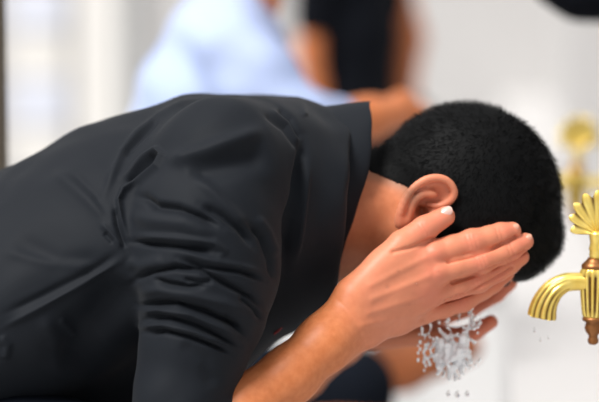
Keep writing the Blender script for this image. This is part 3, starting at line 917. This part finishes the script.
    s_ = thing('stool', (hip[0], Y, 0), 'round white marble stool under the person in the light blue shirt', 'stool')
    link_mesh('pedestal', V, Q, M['marble'], s_)
blue_person()

def black_person():
    Y = 3.0; u = U(Y)
    q = lambda x, y, dy, r: (P(x, y, Y + dy), r * u)
    hip = P(350, 150, Y)
    root = thing('person', (hip[0], Y, 0), 'blurred person in a black short sleeved top, farthest back beside the white wall', 'person', 'people washing behind')
    lo, hi = np.array([hip[0] - .3, Y - .4, 0.0]), np.array([hip[0] + .45, Y + .55, 1.35])
    def bodyf(f):
        f.chain([q(352, -90, 0, 32), q(350, 0, 0, 36), q(350, 130, 0, 38)], .02, .7)
        c = P(362, -230, Y)
        f.chain([q(354, -150, 0, 26), (c, .055)], .02)
        f.ell(c, (.092, .074, .108), np.eye(3), .02); f.ell(c + (.035, 0, -.06), (.055, .055, .06), np.eye(3), .02); f.cap(c + (.09, 0, .0), .008, c + (.108, 0, -.035), .012, .01)
        f.cap(c + (.078, -.025, -.075), .007, c + (.078, .025, -.075), .007, .008); f.cap(c + (.074, -.02, -.088), .008, c + (.074, .02, -.088), .008, .006)
        f.cap(c + (.082, -.04, .018), .008, c + (.082, .04, .018), .008, .012); f.ell(c + (.055, 0, -.108), (.025, .026, .02), np.eye(3), .015)
        for s in (1, -1): f.ellcut(c + (.095, -s * .032, .0), (.018, .016, .012), np.eye(3), .01); f.ell(c + (.074, -s * .032, .0), (.012, .013, .012), np.eye(3), .003); f.ell(c + (-.01, -s * .075, -.01), (.02, .012, .032), np.eye(3), .004)
        f.chain([q(342, -110, -.13, 14), q(316, -20, -.18, 14), q(309, 50, -.18, 11), q(318, 110, -.16, 12), q(328, 135, -.15, 12)], .02)
        f.chain([q(365, -105, .11, 14), q(396, -20, .15, 15), q(410, 38, .15, 15), q(404, 95, .14, 12), q(404, 130, .14, 10)], .02)
        for s in (1, -1):
            f.chain([(hip + (0, -s * .09, 0), .08), (hip + (.04 + s * .10, .36, .02), .055), (np.array([hip[0] + .04 + s * .10, Y + .36, .07]), .04)], .02)
            f.chain([(np.array([hip[0] + .04 + s * .10, Y + .34, .04]), .035), (np.array([hip[0] + .05 + s * .10, Y + .5, .025]), .022)], .01)
    V, Q = piece(lo, hi, .007, bodyf)
    link_mesh('body', V, Q, M['skin'], root)
    def shirtf(f):
        f.chain([q(352, -118, 0, 42), q(352, -60, 0, 46), q(351, 30, 0, 47), q(349, 140, 0, 46)], .03, .6)
        f.chain([q(342, -118, -.14, 24), q(318, -30, -.175, 22), q(312, 20, -.18, 18)], .03)
        f.chain([q(365, -110, .12, 24), q(388, -30, .15, 20), q(398, 8, .15, 17)], .03)
    V, Q = piece(lo, hi, .007, shirtf)
    link_mesh('shirt', V, Q, M['black'], root)
    def trf(f):
        f.chain([q(350, 125, 0, 46), q(350, 150, 0, 46)], .03, .6)
        for s in (1, -1):
            f.chain([(hip + (0, -s * .09, 0), .09), (hip + (.04 + s * .10, .36, .02), .066), (np.array([hip[0] + .04 + s * .10, Y + .36, .10]), .052)], .02)
    V, Q = piece(lo, hi, .007, trf)
    link_mesh('trousers', V, Q, M['trousers'], root)
    def hairf(f):
        c = P(362, -230, Y); f.ell(c + (-.012, 0, .012), (.096, .081, .108), np.eye(3)); f.half(c + (.045, 0, -.01), (1, 0, -.35), .01); f.half(c + (0, 0, -.045), (0, 0, -1), .01)
    V, Q = piece(lo, hi, .007, hairf)
    link_mesh('hair', V, Q, M['hair'], root)
    z = hip[2] - .125
    V, Q, G = lathe([(.0, 0, 0), (.13, 0, 0), (.135, .02, 0), (.12, .04, 0), (.105, .06, 0), (.105, z - .05, 0), (.15, z - .04, 0), (.165, z - .03, 0), (.165, z - .006, 0), (.155, z, 0), (.0, z, 0)], (hip[0], Y, 0), 40)
    s_ = thing('stool', (hip[0], Y, 0), 'round white marble stool under the person in the black top', 'stool')
    link_mesh('pedestal', V, Q, M['marble'], s_)
black_person()

# ------------------------------------------------------------------ setting
def struct(name, V, Q, m, kind='structure'):
    o = link_mesh(name, V, Q, m, smooth=False); o['kind'] = kind; return o
V, Q = box((-6, -6, -.1), (4, 8, 0)); struct('floor', V, Q, M['floor'])
YB = 5.5
V, Q = box((-3.5, YB, 0), (2.2, YB + .3, 3.2)); struct('wall_back', V, Q, M['marble'])
# fountain wall with the taps
def slant(V): 
    V = V.copy(); V[:, 0] += WS * V[:, 1]; return V
V, Q = box((wall_x0, -.30, 0), (wall_x0 + .3, YB, 1.9)); struct('wall_right', slant(V), Q, M['marble'])
V, Q = box((wall_x0 - .165, -.30, 0), (wall_x0, YB, .27), .006); struct('trim_1', slant(V), Q, M['marble'])           # ledge at the foot of the wall
# left background: courses of stone, pilaster, post
def bx(px0, px1, Y): return P(px0, 0, Y)[0], P(px1, 0, Y)[0]
x0, x1 = bx(10, 64, YB - .05)
n = 0
for i in range(12):
    z0 = .02 + i * .155
    V, Q = box((x0, YB - .03 - (0.008 if i % 2 else 0), z0), (x1, YB, z0 + .147), .004)
    n += 1; struct('trim_%d' % (1 + n), V, Q, M['marble_cool'] if i % 2 else M['cream'])
x0, x1 = bx(76, 117, YB - .04); V, Q = box((x0, YB - .04, 0), (x1, YB, 2.4), .01); struct('trim_14', V, Q, M['cream'])
x0, x1 = bx(119, 133, YB - .10); V, Q = box((x0, YB - .05, 0), (x1, YB, 2.4), .01); struct('trim_15', V, Q, M['grey_stone'])
YP = .45
x0, x1 = bx(-34, 6, YP)
post = thing('post', ((x0 + x1) / 2, YP, 0), 'dark bronze post standing at the far left edge before the stone wall', 'post')
rr = (x1 - x0) / 2
V, Q, G = lathe([(0, 0, 0), (.045, 0, 0), (.045, .02, 0), (rr, .03, 0), (rr, 2.3, 0), (.0, 2.3, 0)], ((x0 + x1) / 2, YP, 0), 28)
link_mesh('shaft', V, Q, M['post'], post)
# dark bag on the tap wall, top right
YG = .8
def bag(f):
    u = U(YG)
    q = lambda x, y, dy, r: (P(x, y, YG + dy), r * u)
    f.chain([q(596, -10, 0, 27), q(618, -12, 0, 29), q(632, -10, 0, 28)], .03, .8)
    f.chain([q(552, -17, 0, 20), q(576, -12, 0, 25), q(600, -20, 0, 30)], .03, .8)
    f.chain([q(600, -50, 0, 24), q(630, -55, 0, 24)], .03, .8)
lo = P(500, 60, YG); hi = P(690, -110, YG)
V, Q = piece(np.array([lo[0], YG - .15, lo[2]]), np.array([hi[0], YG + .15, hi[2]]), .003, bag)
bg = thing('cloth_bag', P(600, -20, YG), 'dark cloth bag hanging blurred at the top right corner above the taps', 'bag')
link_mesh('pouch', V, Q, M['black'], bg)
hk = P(600, -130, YG); hk[0] = wall_x0 + WS * YG
pa = [P(600, -45, YG), P(610, -90, YG), P(640, -122, YG), hk]
V, Q, G = tube(pa, [.006] * 4, 10)
link_mesh('strap', V, Q, M['black'], bg)

# ------------------------------------------------------------------ light
w = bpy.data.worlds.new('sky'); scn.world = w; w.use_nodes = True
nt = w.node_tree; bgn = nt.nodes['Background']
tc = nt.nodes.new('ShaderNodeTexCoord'); sx_ = nt.nodes.new('ShaderNodeSeparateXYZ'); rp = nt.nodes.new('ShaderNodeValToRGB')
nt.links.new(tc.outputs['Generated'], sx_.inputs[0]); m1 = nt.nodes.new('ShaderNodeMath'); m1.operation = 'MULTIPLY_ADD'; m1.inputs[1].default_value = -.32
nt.links.new(sx_.outputs['X'], m1.inputs[0]); nt.links.new(sx_.outputs['Z'], m1.inputs[2]); nt.links.new(m1.outputs[0], rp.inputs['Fac'])
rp.color_ramp.elements.new(.3)
for el_, p_, c_ in zip(rp.color_ramp.elements, (0, .3, .9), ((.36, .36, .36, 1), (.62, .62, .63, 1), (1.1, 1.1, 1.13, 1))): el_.position = p_; el_.color = c_
nt.links.new(rp.outputs['Color'], bgn.inputs['Color']); bgn.inputs['Strength'].default_value = .5
sun = bpy.data.lights.new('sun', 'SUN'); sun.energy = 3.5; sun.angle = math.radians(24); sun.color = (1, .975, .94)
so = bpy.data.objects.new('sun', sun); COL.objects.link(so)
so.rotation_euler = Vector((-.5, -.42, .9)).to_track_quat('Z', 'Y').to_euler()

# ------------------------------------------------------------------ camera object
cam = bpy.data.cameras.new('camera'); co_ = bpy.data.objects.new('camera', cam); COL.objects.link(co_)
co_.location = tuple(CAM); co_.rotation_euler = (math.pi / 2 - PITCH, 0, 0)
cam.sensor_width = 36; cam.lens = 36 / (599 * KX)
cam.dof.use_dof = True; cam.dof.focus_distance = D - .045; cam.dof.aperture_fstop = 2.2
cam.clip_end = 60
scn.camera = co_
scn.view_settings.view_transform = 'Standard'; scn.view_settings.look = 'None'; scn.view_settings.gamma = 1
scn.view_settings.use_curve_mapping = False
scn.view_settings.exposure = 0.52
